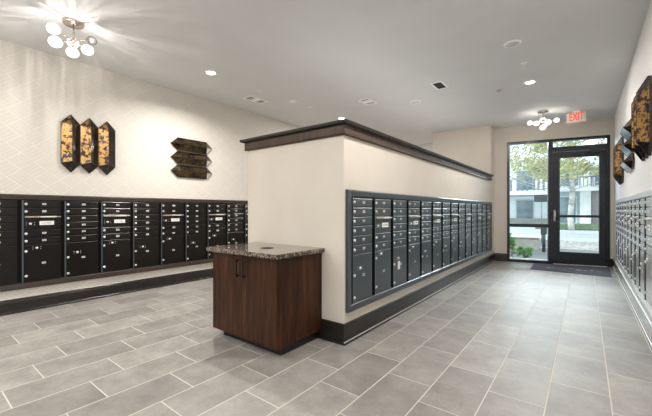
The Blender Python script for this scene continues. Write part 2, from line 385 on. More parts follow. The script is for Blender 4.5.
def surround(name, loc, rotz, width, m, label):
    """picture-frame trim in the local frame: x to the viewer's right, -y outwards"""
    w, d = 0.070, 0.034
    prof = [(0, 0), (0, -d * 0.75), (0.012, -d), (w - 0.014, -d * 0.85), (w, -d * 0.4), (w, 0)]   # (inwards, y)
    cs = [(0, ZB), (width, ZB), (width, ZT), (0, ZT)]
    dirs = [(1, 1), (-1, 1), (-1, -1), (1, -1)]
    vs, fs = [], []; k = len(prof)
    for (x, z), (sx, sz) in zip(cs, dirs):
        for o, y in prof: vs.append((x + sx * o, y, z + sz * o))
    for i in range(4):
        j = (i + 1) % 4
        for q in range(k): fs.append((i * k + q, i * k + (q + 1) % k, j * k + (q + 1) % k, j * k + q))
    return struct(MB().mesh(vs, fs).build(name, m, loc=loc, rotz=rotz), label, 'trim')

PIT = 0.397; UW = 2 * PIT
LY0 = 0.495
PY0 = 2.488
RY0 = 7.86                       # right wall runs towards the camera from here
surround('trim_2', (XL, LY0 - 0.070, 0), PI / 2, UW * 5 + 0.14, M['surround'], 'dark bronze frame around the left wall mailboxes')
surround('trim_3', (XP, PY0 - 0.056, 0), PI / 2, UW * 7 + 0.136, M['surround_blue_sheen'], 'dark bronze frame around the partition mailboxes')
surround('trim_4', (XR, RY0 + 0.07, 0), -PI / 2, UW * 5 + 0.14, M['surround_white_sheen'], 'dark frame around the right wall mailboxes')

# ------------------------------------------------------------------ mailbox unit
ROW, ZTOP, ZBOT = 0.0858, 1.283, 0.337
D0, D1 = -0.006, -0.026          # door back / front (local y)
DX0, DX1 = 0.025, 0.366          # door span inside a column

_lock = None
def text_mesh(txt, size, name, m, parent, loc, extrude=0.001, bold=0.0):
    cu = bpy.data.curves.new(name, 'FONT'); cu.body = txt; cu.size = size; cu.align_x = 'CENTER'; cu.align_y = 'CENTER'; cu.extrude = extrude; cu.offset = bold
    t = bpy.data.objects.new(name + '_tmp', cu); COL.objects.link(t)
    dg = bpy.context.evaluated_depsgraph_get(); me = bpy.data.meshes.new_from_object(t.evaluated_get(dg))
    bpy.data.objects.remove(t); bpy.data.curves.remove(cu)
    me.name = name; me.materials.clear(); me.materials.append(m)
    me.transform(Matrix.Rotation(PI / 2, 4, 'X'))
    o = bpy.data.objects.new(name, me); COL.objects.link(o); o.parent = parent; o.location = loc
    return o

def door_shape(w, h):
    mb = MB(); c = 0.007
    vs = [(0, D0, 0), (w, D0, 0), (w, D0, h), (0, D0, h),
          (0, D1 + 0.004, 0.0), (w, D1 + 0.004, 0.0), (w, D1 + 0.004, h), (0, D1 + 0.004, h),
          (c, D1, c), (w - c, D1, c), (w - c, D1, h - c), (c, D1, h - c)]
    mb.use(M['box']).mesh(vs[4:], [(i, (i + 1) % 4, 4 + (i + 1) % 4, 4 + i) for i in range(4)] + [(4, 5, 6, 7)])
    return mb.use(M['recess']).mesh(vs[:8], [(0, 3, 2, 1)] + [(i, (i + 1) % 4, 4 + (i + 1) % 4, 4 + i) for i in range(4)])

def lock_at(parent, x, z, proto={}):
    if 'me' not in proto:
        o = MB().cyl((0, 0, 0), (0, -0.008, 0), 0.0145, 0.0125, 14).cyl((0, -0.008, 0), (0, -0.010, 0), 0.007, 0.006, 10).build('lock', M['chrome'], parent, (x, D1, z)); proto['me'] = o.data
    else:
        o = bpy.data.objects.new('lock', proto['me']); COL.objects.link(o); o.parent = parent; o.location = (x, D1, z)
    return o
def plate_at(parent, x, z, proto={}):
    if 'me' not in proto:
        mb = MB().use(M['plate']).box(-0.019, 0.019, -0.0025, 0, -0.011, 0.011, 0.0008)
        mb.use(M['ink'])
        for k, (a, b) in enumerate(((-0.011, -0.006), (-0.002, 0.003), (0.007, 0.011))): mb.box(a, b, -0.0029, -0.0024, -0.005, 0.005)
        o = mb.build('number_plate', None, parent, (x, D1, z)); proto['me'] = o.data
    else:
        o = bpy.data.objects.new('number_plate', proto['me']); COL.objects.link(o); o.parent = parent; o.location = (x, D1, z)
    return o
def cluster_at(parent, x, z):
    lock_at(parent, x, z)
    for a in (-0.036, 0.036):
        for b in (-0.012, 0.012):
            if 'me' not in SCREW: o = MB().cyl((0, 0.001, 0), (0, -0.002, 0), 0.0042, 0.0036, 8).build('screw_head', M['chrome']); SCREW['me'] = o.data
            else: o = bpy.data.objects.new('screw_head', SCREW['me']); COL.objects.link(o)
            o.parent = parent; o.location = (x + a, D1, z + b)
SCREW = {}

def make_unit():
    u = thing('mailbox_unit', '', 'mailbox unit')
    hb = MB().use(M['recess']).box(0.0, UW, -0.006, 0.0, ZBOT, ZTOP + 0.012)
    hb.build('back_panel', None, u)
    for c in (0, 1):
        xs = c * PIT + 0.004
        st = MB().use(M['recess']).mesh([(xs - 0.004, -0.006, ZBOT), (xs, -0.034, ZBOT), (xs + 0.015, -0.030, ZBOT), (xs + 0.015, -0.006, ZBOT),
                        (xs - 0.004, -0.006, ZTOP), (xs, -0.034, ZTOP), (xs + 0.015, -0.030, ZTOP), (xs + 0.015, -0.006, ZTOP)],
                       [(0, 1, 5, 4), (2, 3, 7, 6), (4, 5, 6, 7), (3, 2, 1, 0)])
        st.use(M['stile']).mesh([(xs, -0.0342, ZBOT), (xs + 0.015, -0.0302, ZBOT), (xs + 0.015, -0.0302, ZTOP), (xs, -0.0342, ZTOP)], [(0, 1, 2, 3)])
        st.build('stile', None, u)
    W = DX1 - DX0; G = 0.005
    small = None
    def add_small(c, r):
        z1 = ZTOP - r * ROW; z0 = z1 - ROW
        if add_small.p is None:
            d = door_shape(W, ROW - G).build('mailbox_door', None, u)
            lock_at(d, 0.016, ROW * 0.48); plate_at(d, W * 0.53, ROW * 0.5); add_small.p = d
        else: d = dup(add_small.p, u)
        d.location = (c * PIT + DX0, 0, z0 + G / 2)
    add_small.p = None
    for r in range(6): add_small(0, r)
    for r in (0, 1, 4, 5): add_small(1, r)
    # outgoing mail door
    h = 2 * ROW
    d = door_shape(W, h - G).build('outgoing_mail_door', None, u, (PIT + DX0, 0, ZTOP - 4 * ROW + G / 2))
    fl = MB().use(M['flap']).box(0.004, W * 0.42, D1 - 0.022, D1 + 0.002, h - 0.030, h - 0.014, 0.002)
    fl.use(M['plate']).box(W * 0.42, W * 0.86, D1 - 0.020, D1 + 0.002, h - 0.030, h - 0.015, 0.002).use(M['flap']).box(W * 0.86, W - 0.004, D1 - 0.018, D1 + 0.002, h - 0.028, h - 0.018, 0.002)
    fl.build('mail_slot', None, d)
    lb = MB().box(W * 0.40, W * 0.80, D1 - 0.003, D1 + 0.001, h * 0.30, h * 0.57, 0.001).build('outgoing_label', M['label'], d)
    text_mesh('U.S. MAIL', 0.024, 'label_lettering', M['ink'], lb, (W * 0.60, D1 - 0.0032, h * 0.435), 0.0003)
    cluster_at(d, W * 0.16, h * 0.40)
    # parcel doors
    ph = ZTOP - 6 * ROW - ZBOT
    for c in (0, 1):
        d = door_shape(W, ph - G).build('parcel_door', None, u, (c * PIT + DX0, 0, ZBOT + G / 2))
        if c == 0:
            lock_at(d, 0.016, ph * 0.56); lock_at(d, 0.016, ph * 0.10); plate_at(d, W * 0.52, ph * 0.53); cluster_at(d, W * 0.33, ph * 0.69)
        else:
            lock_at(d, 0.016, ph * 0.82); lock_at(d, 0.016, ph * 0.16); plate_at(d, W * 0.52, ph * 0.48); cluster_at(d, W * 0.33, ph * 0.90)
    return u

proto = make_unit()
ORD = ['first', 'second', 'third', 'fourth', 'fifth', 'sixth', 'seventh']
first = [True]
def place_unit(loc, rz, label, group):
    if first[0]: u = proto; first[0] = False
    else: u = dup(proto)
    n_ = Vector((math.sin(rz), -math.cos(rz), 0)); u.location = Vector(loc) + n_ * 0.0015; u.rotation_euler = (0, 0, rz); tag(u, label, 'mailbox unit', group)
    return u
for k in range(5):
    lab = 'black mailbox unit on the papered left wall, ' + ('cut off by the photo\'s left edge' if k == 0 else
          '%s from the left end of its row' % ORD[k] if k < 4 else
          'just left of the partition, above the counter')
    place_unit((XL, LY0 + k * UW, 0), PI / 2, lab, 'mailbox units on the left wall')
pu = []
for k in range(7):
    lab = 'black mailbox unit with painted blue-grey sheen on the partition, ' + ('nearest the corner and cabinet' if k == 0 else
          'second from corner, white tag on parcel door' if k == 1 else
          'farthest along, beside the beige wall block' if k == 6 else '%s from the near corner of its row' % ORD[k])
    pu.append(place_unit((XP, PY0 + 0.002 + k * UW, 0), PI / 2, lab, 'mailbox units on the partition'))
ru = []
for k in range(5):
    lab = 'black mailbox unit with painted pale sheen on the right wall, ' + ('farthest away, next to the entrance door' if k == 0 else
          'nearest the camera, at the photo\'s right edge' if k == 4 else '%s counting from the entrance door' % ORD[k])
    ru.append(place_unit((XR, RY0 - k * UW, 0), -PI / 2, lab, 'mailbox units on the right wall'))
def repaint(u, m):  # swaps door faces to a copy with reflected light in its colour
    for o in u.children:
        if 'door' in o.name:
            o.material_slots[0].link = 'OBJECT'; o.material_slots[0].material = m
for u in pu: repaint(u, M['box_blue_sheen'])
for u in ru: repaint(u, M['box_pale_sheen'])
for ch in pu[1].children:
    if ch.name.startswith('parcel_door') and ch.location.x < PIT:
        MB().box(0.10, 0.155, D1 - 0.004, D1 - 0.002, 0.175, 0.265).build('paper_tag', M['tag'], ch)['label'] = 'white paper tag'

# ------------------------------------------------------------------ recycling / sorting cabinet
CX0, CX1, CY0, CY1 = -2.765, -1.908, 1.835, YP - 0.004
cab = thing('cabinet', 'dark walnut two-door cabinet with black pulls standing against the partition end', 'cabinet', (0, 0, 0))
mb = MB().box(CX0, CX1, CY0 + 0.022, CY1, 0.075, 0.786, 0.002)
mb.build('carcass', M['wood'], cab)
MB().box(CX0 + 0.06, CX1 - 0.025, CY0 + 0.075, CY1, 0.0, 0.075).build('toe_kick', M['ledge'], cab)
mid = (CX0 + CX1) / 2 + 0.0
for s, (a, b) in ((1, (CX0, mid - 0.0015)), (-1, (mid + 0.0015, CX1))):
    d = MB().box(a, b, CY0, CY0 + 0.021, 0.070, 0.783, 0.0025).build('cabinet_door', M['wood'], cab)
    px_ = b - 0.042 if s == 1 else a + 0.042
    h = MB().box(px_ - 0.006, px_ + 0.006, CY0 - 0.036, CY0 - 0.024, 0.590, 0.752, 0.002)
    for z in (0.606, 0.736): h.box(px_ - 0.005, px_ + 0.005, CY0 - 0.025, CY0 + 0.001, z - 0.006, z + 0.006)
    h.build('handle', M['black'], d)
# granite slab with a round chute hole
SX0, SX1, SY0, SY1, SZ0, SZ1 = -2.815, -1.875, 1.795, YP - 0.003, 0.787, 0.826
hc, hr, NS = (-2.285, 2.075), 0.062, 32
def slab():
    mb = MB(); e = 0.006
    vs = []; ring = []
    for i in range(NS):
        a = 2 * PI * i / NS; ring.append((hc[0] + hr * math.cos(a), hc[1] + hr * math.sin(a)))
    def outer(ix):
        out = []
        for i in range(NS):
            a = 2 * PI * i / NS; dx, dy = math.cos(a), math.sin(a)
            t = min([((SX1 - ix) - hc[0]) / dx if dx > 1e-6 else 9, ((SX0 + ix) - hc[0]) / dx if dx < -1e-6 else 9,
                     ((SY1 - ix) - hc[1]) / dy if dy > 1e-6 else 9, ((SY0 + ix) - hc[1]) / dy if dy < -1e-6 else 9])
            out.append((hc[0] + dx * t, hc[1] + dy * t))
        for cx_, cy_ in ((SX0 + ix, SY0 + ix), (SX0 + ix, SY1 - ix), (SX1 - ix, SY0 + ix), (SX1 - ix, SY1 - ix)):
            j = min(range(NS), key=lambda q: (out[q][0] - cx_) ** 2 + (out[q][1] - cy_) ** 2); out[j] = (cx_, cy_)
        return out
    o_top, o_side = outer(e), outer(0)
    loops = [[(x, y, SZ0) for x, y in ring], [(x, y, SZ1) for x, y in ring], [(x, y, SZ1) for x, y in o_top],
             [(x, y, SZ1 - e) for x, y in o_side], [(x, y, SZ0 + e) for x, y in o_side], [(x, y, SZ0) for x, y in o_top]]
    vs = [v for l in loops for v in l]; fs = []
    for l in range(6):
        m_ = (l + 1) % 6
        for i in range(NS):
            j = (i + 1) % NS; fs.append((l * NS + i, l * NS + j, m_ * NS + j, m_ * NS + i))
    return mb.mesh(vs, fs)
ct = slab().build('countertop', M['granite']); tag(ct, 'polished dark brown granite slab with a round chute hole, on the cabinet', 'countertop')
MB().lathe([(hr - 0.001, -0.03), (hr - 0.001, 0.001), (hr + 0.004, 0.002), (hr + 0.006, 0.0)], 32, (hc[0], hc[1], SZ1)).build('chute_ring', M['black'], ct)
MB().cyl((hc[0], hc[1], SZ0 - 0.0005), (hc[0], hc[1], SZ0 + 0.004), hr - 0.002, None, 32).build('chute_liner', M['recess'], ct)

# ------------------------------------------------------------------ faceted wall art
def art_bar(mb_gold, mb_dark, cx, cz, horiz, m1, m2, R=0.085, m3=None):
    m3 = m3 or m2
    L, Wd, E, r0 = 0.361, 0.099, 0.108, 0.022
    pts = [(0, L), (Wd, L - E), (Wd, -L + E), (0, -L), (-Wd, -L + E), (-Wd, L - E)]
    ra, rb = (0, L - E * 1.28), (0, -L + E * 1.28)
    def P(p, y):
        a, b = p
        if horiz: a, b = b, a
        return (cx + a, y, cz + b)
    mb = MB()
    base = [P(p, 0) for p in pts]; rim = [P(p, -r0) for p in pts]; A, B = P(ra, -R), P(rb, -R)
    vs = base + rim + [A, B]
    mb.use(m2); mb.mesh(vs, [(i, (i + 1) % 6, 6 + (i + 1) % 6, 6 + i) for i in range(6)])
    mb.use(m1); mb.poly([rim[5], rim[4], B, A])       # long left / lower facet
    mb.use(m3); mb.poly([rim[1], A, B, rim[2]])       # long right / upper facet
    mb.use(M['facet_glint'] if horiz == 'right' else m1); mb.poly([rim[5], A, rim[0]]); mb.use(m2); mb.poly([rim[0], A, rim[1]])
    mb.use(M['facet_glint'] if horiz == 'left' else m2); mb.poly([rim[4], rim[3], B]); mb.use(m2); mb.poly([rim[3], rim[2], B])
    # thin metal rods along the facet edges
    mb.use(M['ledge'])
    for a, b in ((rim[0], A), (rim[1], A), (rim[5], A), (rim[3], B), (rim[2], B), (rim[4], B), (A, B)): mb.cyl(a, b, 0.003, None, 6, False)
    for i in range(6): mb.cyl(rim[i], rim[(i + 1) % 6], 0.003, None, 6, False)
    return mb
def art(label, loc, rz, horiz, m1, m2, R=0.085, m3=None):
    t = thing('wall_art', label, 'wall art', loc, rz, 'faceted wall art pieces')
    for k in (-1, 0, 1):
        cx, cz = (0, k * 0.213) if horiz else (k * 0.201, 0)
        art_bar(None, None, cx, cz, horiz, m1, m2, R, m3).build('faceted_bar', None, t, fix=True)
    return t
art('gold mottled art of three upright faceted bars on the papered left wall', (XL, 1.560, 2.007), PI / 2, False, M['gold'], M['smoke'])
art('dark bronze art of three stacked horizontal faceted bars on the papered left wall', (XL, 3.008, 2.010), PI / 2, 'right', M['umber'], M['umber'])
art('gold and black upright faceted art on the right wall nearest the camera', (XR, 4.36, 2.02), -PI / 2, False, M['umber'], M['smoke'], 0.10, M['gold'])
art('smoky mirrored art of stacked horizontal bars, middle of the three on the right wall', (XR, 5.75, 1.98), -PI / 2, 'left', M['umber'], M['umber'], 0.10)
art('gold upright faceted art on the right wall farthest from the camera, near the door', (XR, 7.12, 1.95), -PI / 2, False, M['umber'], M['smoke'], 0.10, M['gold'])

# ------------------------------------------------------------------ ceiling fixtures
def chandelier(label, loc, rz, globes, clear=()):
    t = thing('bubble_chandelier', label, 'ceiling light', loc, rz, 'bubble glass ceiling lights')
    MB().lathe([(0, 0), (0.088, 0), (0.092, -0.006), (0.090, -0.020), (0.082, -0.028), (0.0, -0.030)], 28).build('canopy', M['nickel'], t)
    MB().cyl((0, 0, -0.026), (0, 0, -0.175), 0.008, None, 12).sphere((0, 0, -0.18), 0.020, 14, 10).build('stem', M['nickel'], t)
    for i, (x, y, z, r) in enumerate(globes):
        r *= 0.88
        v = Vector((x, y, z)); d = (v - Vector((0, 0, -0.18))); e = v - d.normalized() * (r * 0.86)
        mb = MB().cyl((0, 0, -0.18), e, 0.005, None, 10); mb.cyl(e - d.normalized() * 0.012, e + d.normalized() * 0.008, 0.016, 0.020, 12)
        a = mb.build('arm', M['nickel'], t)
        MB().sphere((x, y, z), r, 24, 14, (1, 1, 0.90)).build('glass_globe', M['clearglobe'] if i in clear else M['globe'], a)
        if i in clear: MB().sphere((x, y, z), 0.018, 12, 8).build('bulb', M['globe'], a)
    return t
C1 = (-4.087, 1.111, H); C2 = (-0.638, 7.6, H)
G1 = [(0.120, -0.189, -0.186, 0.062), (0.028, -0.152, -0.266, 0.066), (-0.104, 0.024, -0.166, 0.060), (-0.052, 0.006, -0.286, 0.064), (0.083, 0.095, -0.266, 0.062), (0.150, 0.112, -0.186, 0.052)]
G2 = [(-0.214, 0.0, -0.196, 0.056), (-0.097, -0.10, -0.243, 0.060), (-0.008, 0.05, -0.162, 0.060), (0.0, -0.05, -0.326, 0.060), (0.088, -0.07, -0.243, 0.062), (0.213, 0.02, -0.206, 0.054), (0.02, 0.15, -0.24, 0.056)]
chandelier('lit bubble glass ceiling light with a nickel canopy, over the left aisle', C1, 0, G1, (5,))
chandelier('lit bubble glass ceiling light hanging in front of the entrance beside the exit sign', C2, 0, G2)

def downlight(label, x, y):
    t = thing('recessed_downlight', label, 'ceiling light', (x, y, H), 0, 'recessed downlights')
    MB().lathe([(0.058, -0.004), (0.062, -0.010), (0.082, -0.008), (0.090, 0.0)], 28).build('trim_ring', M['white'], t)
    MB().cyl((0, 0, -0.0065), (0, 0, -0.001), 0.060, None, 28).build('lens', M['lens'], t)
downlight('lit recessed downlight over the left aisle right of the bubble light', -4.075, 2.675)
downlight('lit recessed downlight glowing just above the partition cap corner', -3.975, 5.66)
downlight('lit recessed downlight in the corridor ceiling', -0.646, 5.763)

def vent(label, x, y, a=0.20, b=0.36, solid=False):
    t = thing('ceiling_vent', label, 'air vent', (x, y, H), 0, 'ceiling air vents')
    w = 0.022
    mb = MB().box(-a / 2, a / 2, -b / 2, -b / 2 + w, -0.008, 0).box(-a / 2, a / 2, b / 2 - w, b / 2, -0.008, 0).box(-a / 2, -a / 2 + w, -b / 2 + w, b / 2 - w, -0.008, 0).box(a / 2 - w, a / 2, -b / 2 + w, b / 2 - w, -0.008, 0)
    if solid: mb.box(-a / 2 + w, a / 2 - w, -0.055, 0.055, -0.0075, 0)
    mb.build('frame', M['white'], t)
    MB().box(-a / 2 + w, a / 2 - w, -b / 2 + w, b / 2 - w, -0.002, -0.0005).build('backing', M['ventdark'], t)
    sl = MB(); n = 6
    for i in range(n):
        yy = -b / 2 + w + (i + 0.5) * (b - 2 * w) / n
        if solid and abs(yy) < 0.06: continue
        sl.mesh([(-a / 2 + w, yy - 0.012, -0.002), (a / 2 - w, yy - 0.012, -0.002), (a / 2 - w, yy + 0.004, -0.008), (-a / 2 + w, yy + 0.004, -0.008)], [(0, 1, 2, 3)])
    sl.build('louvre', M['ventdark'] if not solid else M['offwhite'], t, fix=False)
vent('white framed air vent at the left, beside the smoke alarm above the papered wall', -4.470, 3.80, 0.20, 0.40, True)
vent('white framed air vent in the ceiling over the partition, left of the round speaker', -3.000, 5.06, 0.20, 0.33, True)
vent('white framed air vent with open dark louvres, right of the round speaker', -1.750, 5.075, 0.17, 0.32)

def disc(name, cat, label, x, y, prof, m, group=None, extra=None):
    t = thing(name, label, cat, (x, y, H), 0, group)
    MB().lathe(prof, 28).build('rim', m, t)
    if extra: extra(t)
    return t
def grille(t): MB().cyl((0, 0, -0.009), (0, 0, -0.001), 0.078, None, 28).build('grille', M['plate'], t)
disc('ceiling_speaker', 'speaker', 'white round ceiling speaker between the two vents above the partition', -2.352, 5.60, [(0.078, -0.008), (0.082, -0.014), (0.102, -0.010), (0.108, 0)], M['white'], 'round ceiling speakers', grille)
disc('ceiling_speaker', 'speaker', 'white round ceiling speaker over the corridor nearest the camera', -0.654, 4.309, [(0.066, -0.008), (0.070, -0.014), (0.084, -0.010), (0.090, 0)], M['white'], 'round ceiling speakers',
     lambda t: MB().cyl((0, 0, -0.009), (0, 0, -0.001), 0.067, None, 28).build('grille', M['plate'], t))
def dome(t): MB().lathe([(0.052, -0.012), (0.048, -0.034), (0.03, -0.044), (0, -0.046)], 24).build('dome', M['offwhite'], t)
disc('smoke_alarm', 'smoke alarm', 'cream domed smoke alarm on the left ceiling beside the vent', -4.074, 3.553, [(0.0, -0.012), (0.054, -0.012), (0.064, -0.008), (0.066, 0)], M['offwhite'], None, dome)
disc('ceiling_sensor', 'sensor', 'flat white round sensor on the ceiling right of the left vent', -4.032, 4.265, [(0, -0.010), (0.062, -0.009), (0.072, 0)], M['white'])
def sprinkler(label, x, y):
    t = thing('sprinkler_head', label, 'sprinkler', (x, y, H), 0, 'ceiling sprinklers')
    MB().lathe([(0.0, -0.006), (0.030, -0.006), (0.038, 0)], 20).build('escutcheon', M['white'], t)
    mb = MB().cyl((0, 0, -0.004), (0, 0, -0.03), 0.009, 0.007, 10)
    for s in (-1, 1): mb.cyl((s * 0.008, 0, -0.028), (s * 0.017, 0, -0.045), 0.003, None, 6).cyl((s * 0.017, 0, -0.045), (0, 0, -0.064), 0.003, None, 6)
    mb.build('frame', M['chrome'], t)
    MB().cyl((0, 0, -0.064), (0, 0, -0.067), 0.022, None, 16).build('deflector', M['chrome'], t)
sprinkler('small white sprinkler head in front of the corridor downlight', -0.623, 4.971)
sprinkler('small sprinkler head near the partition cap, over the left aisle', -4.019, 4.707)
disc('alarm_strobe', 'sensor', 'small reddish grey detector on the ceiling left of the corridor downlight', -1.08, 5.872, [(0, -0.020), (0.024, -0.018), (0.040, -0.008), (0.046, 0)], mottled('reddish_plastic', (0.45, 0.34, 0.30), (0.52, 0.40, 0.36), 20, 0.4))

# exit sign
ex = thing('exit_sign', 'white illuminated sign with red EXIT lettering hanging from the ceiling', 'exit sign', (-0.135, 8.0, H))
MB().box(-0.148, 0.148, -0.022, 0.022, -0.215, -0.022, 0.006, 2).build('sign_box', M['offwhite'], ex)
MB().box(-0.06, 0.06, -0.03, 0.03, -0.022, 0.0, 0.003).build('mount', M['white'], ex)
lt = text_mesh('EXIT', 0.165, 'lettering', M['exitred'], ex, (0, -0.0225, -0.118), 0.002, 0.003)
bb = [v.co for v in lt.data.vertices]; wx = max(v.x for v in bb) - min(v.x for v in bb); hz = max(v.z for v in bb) - min(v.z for v in bb)
lt.scale = (0.222 / wx, 1, 0.145 / hz)

# ------------------------------------------------------------------ entrance: frame, window, door
def on_back(o): o.location = BL; o.rotation_euler = (0, 0, TILT); return o
ml, mr = bx(-0.640), bx(-0.556)
fw = 0.055
FY0, FY1 = -0.012, 0.10
mb = MB().box(jl, jl + fw, FY0, FY1, 0, dtop).box(ml, ml + 0.05, FY0, FY1, 0, dtop - fw).box(jl + fw, jr, FY0, FY1, dtop - fw, dtop)
mb.box(jl + fw, ml, FY0, FY1, 0, 0.055).box(jl + fw, ml, FY0, FY1, 0.790, 0.865)
win = struct(on_back(mb.build('window_1', M['bronze'])), 'dark bronze framed side window left of the entrance door', 'window')
MB().box(jl + fw, ml, 0.040, 0.047, 0.865, dtop - fw).build('upper_pane', M['glass'], win)
MB().box(jl + fw, ml, 0.040, 0.047, 0.055, 0.790).build('lower_pane', M['glass'], win)
mb = MB().box(ml + 0.05, mr, FY0 - 0.002, FY1, 0, dtop - fw).box(jr - fw, jr, FY0, FY1, 0, dtop - fw).box(mr, jr - fw, FY0, FY1, 2.43, 2.535)
dfr = struct(on_back(mb.build('door_1', M['bronze'])), 'dark bronze glass entrance door with a push bar and a transom', 'door')
MB().box(mr, jr - fw, 0.040, 0.047, 2.535, dtop - fw).build('transom_pane', M['glass'], dfr)
d0, d1, gl, gr = mr + 0.004, jr - fw - 0.004, bx(-0.430), bx(0.234)
lf = MB().box(d0, gl, 0.012, 0.057, 0.012, 2.424, 0.003).box(gr, d1, 0.012, 0.057, 0.012, 2.424, 0.003)
lf.box(gl, gr, 0.014, 0.055, 0.012, 0.270).box(gl, gr, 0.014, 0.055, 2.295, 2.424)
lf = lf.build('door_leaf', M['bronze'], dfr)
MB().box(gl, gr, 0.032, 0.038, 0.270, 2.295).build('door_pane', M['glass'], lf)
pb = MB().box(d0 + 0.03, d1 - 0.02, -0.062, -0.030, 1.015, 1.065, 0.006)
for x in (d0 + 0.05, d1 - 0.06): pb.box(x - 0.02, x + 0.02, -0.034, 0.013, 1.015, 1.065)
pb.build('push_bar', M['bronze'], lf)
hd = MB().box(d0 + 0.012, d0 + 0.042, -0.004, 0.014, 0.93, 1.17, 0.003).cyl((d0 + 0.027, -0.002, 1.08), (d0 + 0.027, -0.075, 1.08), 0.012).cyl((d0 + 0.027, -0.07, 1.13), (d0 + 0.027, -0.07, 0.98), 0.010)
hd.build('door_handle', M['chrome'], lf)['label'] = 'steel lever handle'
cl = MB().box(bx(0.05), bx(0.30), -0.05, 0.013, 2.36, 2.42, 0.006).box(bx(-0.2), bx(0.1), -0.035, -0.02, 2.43, 2.45)
cl.build('door_closer', M['bronze'], lf)
struct(on_back(MB().box(jl, jr, -0.01, 0.14, -0.0005, 0.010).build('trim_5', M['chrome'])), 'metal threshold under the entrance', 'threshold')

# entrance mat
mp = [(-0.862, 7.715), (0.368, 7.660), (0.392, 8.80), (-0.885, 8.640)]
mb = MB(); t_ = 0.010
mb.mesh([(x, y, 0.0005) for x, y in mp] + [(x, y, t_) for x, y in mp], [(3, 2, 1, 0), (4, 5, 6, 7)] + [(i, (i + 1) % 4, 4 + (i + 1) % 4, 4 + i) for i in range(4)])
em = mb.build('entrance_mat', M['mat']); tag(em, 'blue-grey entrance mat with a pale worn mark line in front of the door', 'mat')
lm = MB(); x = -0.62
while x < 0.16:
    w_ = random.uniform(0.05, 0.10)
    a, b = random.uniform(-0.07, 0.05), random.uniform(0.03, 0.09)
    lm.mesh([(x, 8.14 + a, t_ + 0.001), (x + w_, 8.14 + a + 0.02, t_ + 0.001), (x + w_ * 0.8, 8.14 + a + b, t_ + 0.001), (x + w_ * 0.1, 8.14 + a + b * 0.8, t_ + 0.001)], [(0, 1, 2, 3)])
    x += w_ + random.uniform(0.015, 0.05)
lm.build('woven_marks', M['matpale'], em, fix=False)

# ------------------------------------------------------------------ outside
def gz(): return -0.05
struct(MB().box(-30, 40, 9.15, 12.8, -0.25, -0.05).build('ground_sidewalk', M['paving']), 'grey paved sidewalk outside the entrance', 'sidewalk')
struct(MB().box(-30, 40, 16.4, 60, -0.27, -0.06).build('ground_road', M['asphalt']), 'pale sunlit street beyond the sidewalk', 'street')
tag(MB().box(-0.9, 10, 12.8, 16.4, -0.25, -0.04).build('gravel_bed', M['soil']), 'strip of dark and pale gravel along the sidewalk', 'gravel', kind='stuff')
struct(MB().box(-30, -0.9, 12.8, 16.4, -0.25, -0.05).build('ground_kerb', M['paving']), 'paved strip beside the gravel', 'sidewalk')
struct(MB().box(-30, 40, 12.55, 12.8, -0.2, -0.02).build('trim_6', M['concrete']), 'pale concrete kerb in front of the gravel', 'kerb')
tag(MB().box(-2.6, 14, 25.65, 26.7, -0.06, 0.32, 0.05).build('grass_verge', M['grass']), 'green planted verge across the street', 'verge', kind='stuff')
# planter
pl = thing('planter', 'low pale concrete planter wall outside the side window', 'planter', (0, 0, 0))
MB().box(-7.0, -1.10, 11.9, 12.12, -0.05, 0.32, 0.01).build('planter_wall', M['concrete'], pl)
MB().box(-7.0, -1.06, 11.86, 12.16, 0.32, 0.38, 0.01).build('coping', M['bldwhite'], pl)

def leaf_cloud(mb, c, rad, n, size, rnd):
    for _ in range(n):
        while True:
            p = Vector((rnd.uniform(-1, 1), rnd.uniform(-1, 1), rnd.uniform(-1, 1)))
            if p.length < 1: break
        p = Vector(c) + Vector((p.x * rad[0], p.y * rad[1], p.z * rad[2]))
        a = Vector((rnd.gauss(0, 1), rnd.gauss(0, 1), rnd.gauss(0, 1))).normalized(); b = a.orthogonal().normalized()
        cc = a.cross(b); s = size * rnd.uniform(0.6, 1.3)
        mb.mesh([p + b * s, p + cc * s * 0.45, p - b * s, p - cc * s * 0.45], [(0, 1, 2, 3)])
def shrub(label, x, y, h, r, n, seed):
    rnd = random.Random(seed)
    t = thing('shrub', label, 'shrub', (x, y, -0.05), 0, 'shrubs outside the side window')
    st = MB(); lf = MB()
    for k in range(7):
        a = rnd.uniform(0, 2 * PI); q = (math.cos(a) * r * 0.7, math.sin(a) * r * 0.7, h * rnd.uniform(0.6, 1.0))
        st.cyl((0, 0, 0), q, 0.008, 0.004, 6); leaf_cloud(lf, q, (r * 0.5, r * 0.5, h * 0.28), n // 7, 0.055, rnd)
    leaf_cloud(lf, (0, 0, h * 0.3), (r, r, h * 0.3), n // 3, 0.05, rnd)
    st.build('stem', M['bark'], t); lf.build('foliage', M['leafdark'], t, fix=False)
shrub('tall leafy green shrub at the left edge of the side window', -1.47, 9.62, 0.50, 0.11, 110, 3)
shrub('low bushy green shrub right of the tall one, outside the side window', -1.23, 9.85, 0.24, 0.17, 150, 4)
# access post
ps = thing('access_post', 'dark post with a small call box outside the side window', 'post', (-0.95, 11.55, -0.05))
MB().cyl((0, 0, 0), (0, 0, 0.68), 0.045, None, 14).build('pole', M['postdark'], ps)
MB().box(-0.075, 0.075, -0.06, 0.05, 0.52, 0.76, 0.02, 2).build('call_box', M['postdark'], ps)
# street sign
sg = thing('street_sign', 'blank dark rectangular sign on a thin pole outside the side window', 'sign', (-1.27, 14.6, -0.05))
MB().cyl((0, 0, 0), (0, 0, 1.78), 0.018, None, 10).build('pole', M['rail'], sg)
MB().box(-0.23, 0.23, -0.035, -0.018, 1.52, 1.78, 0.01).build('sign_board', M['postdark'], sg)

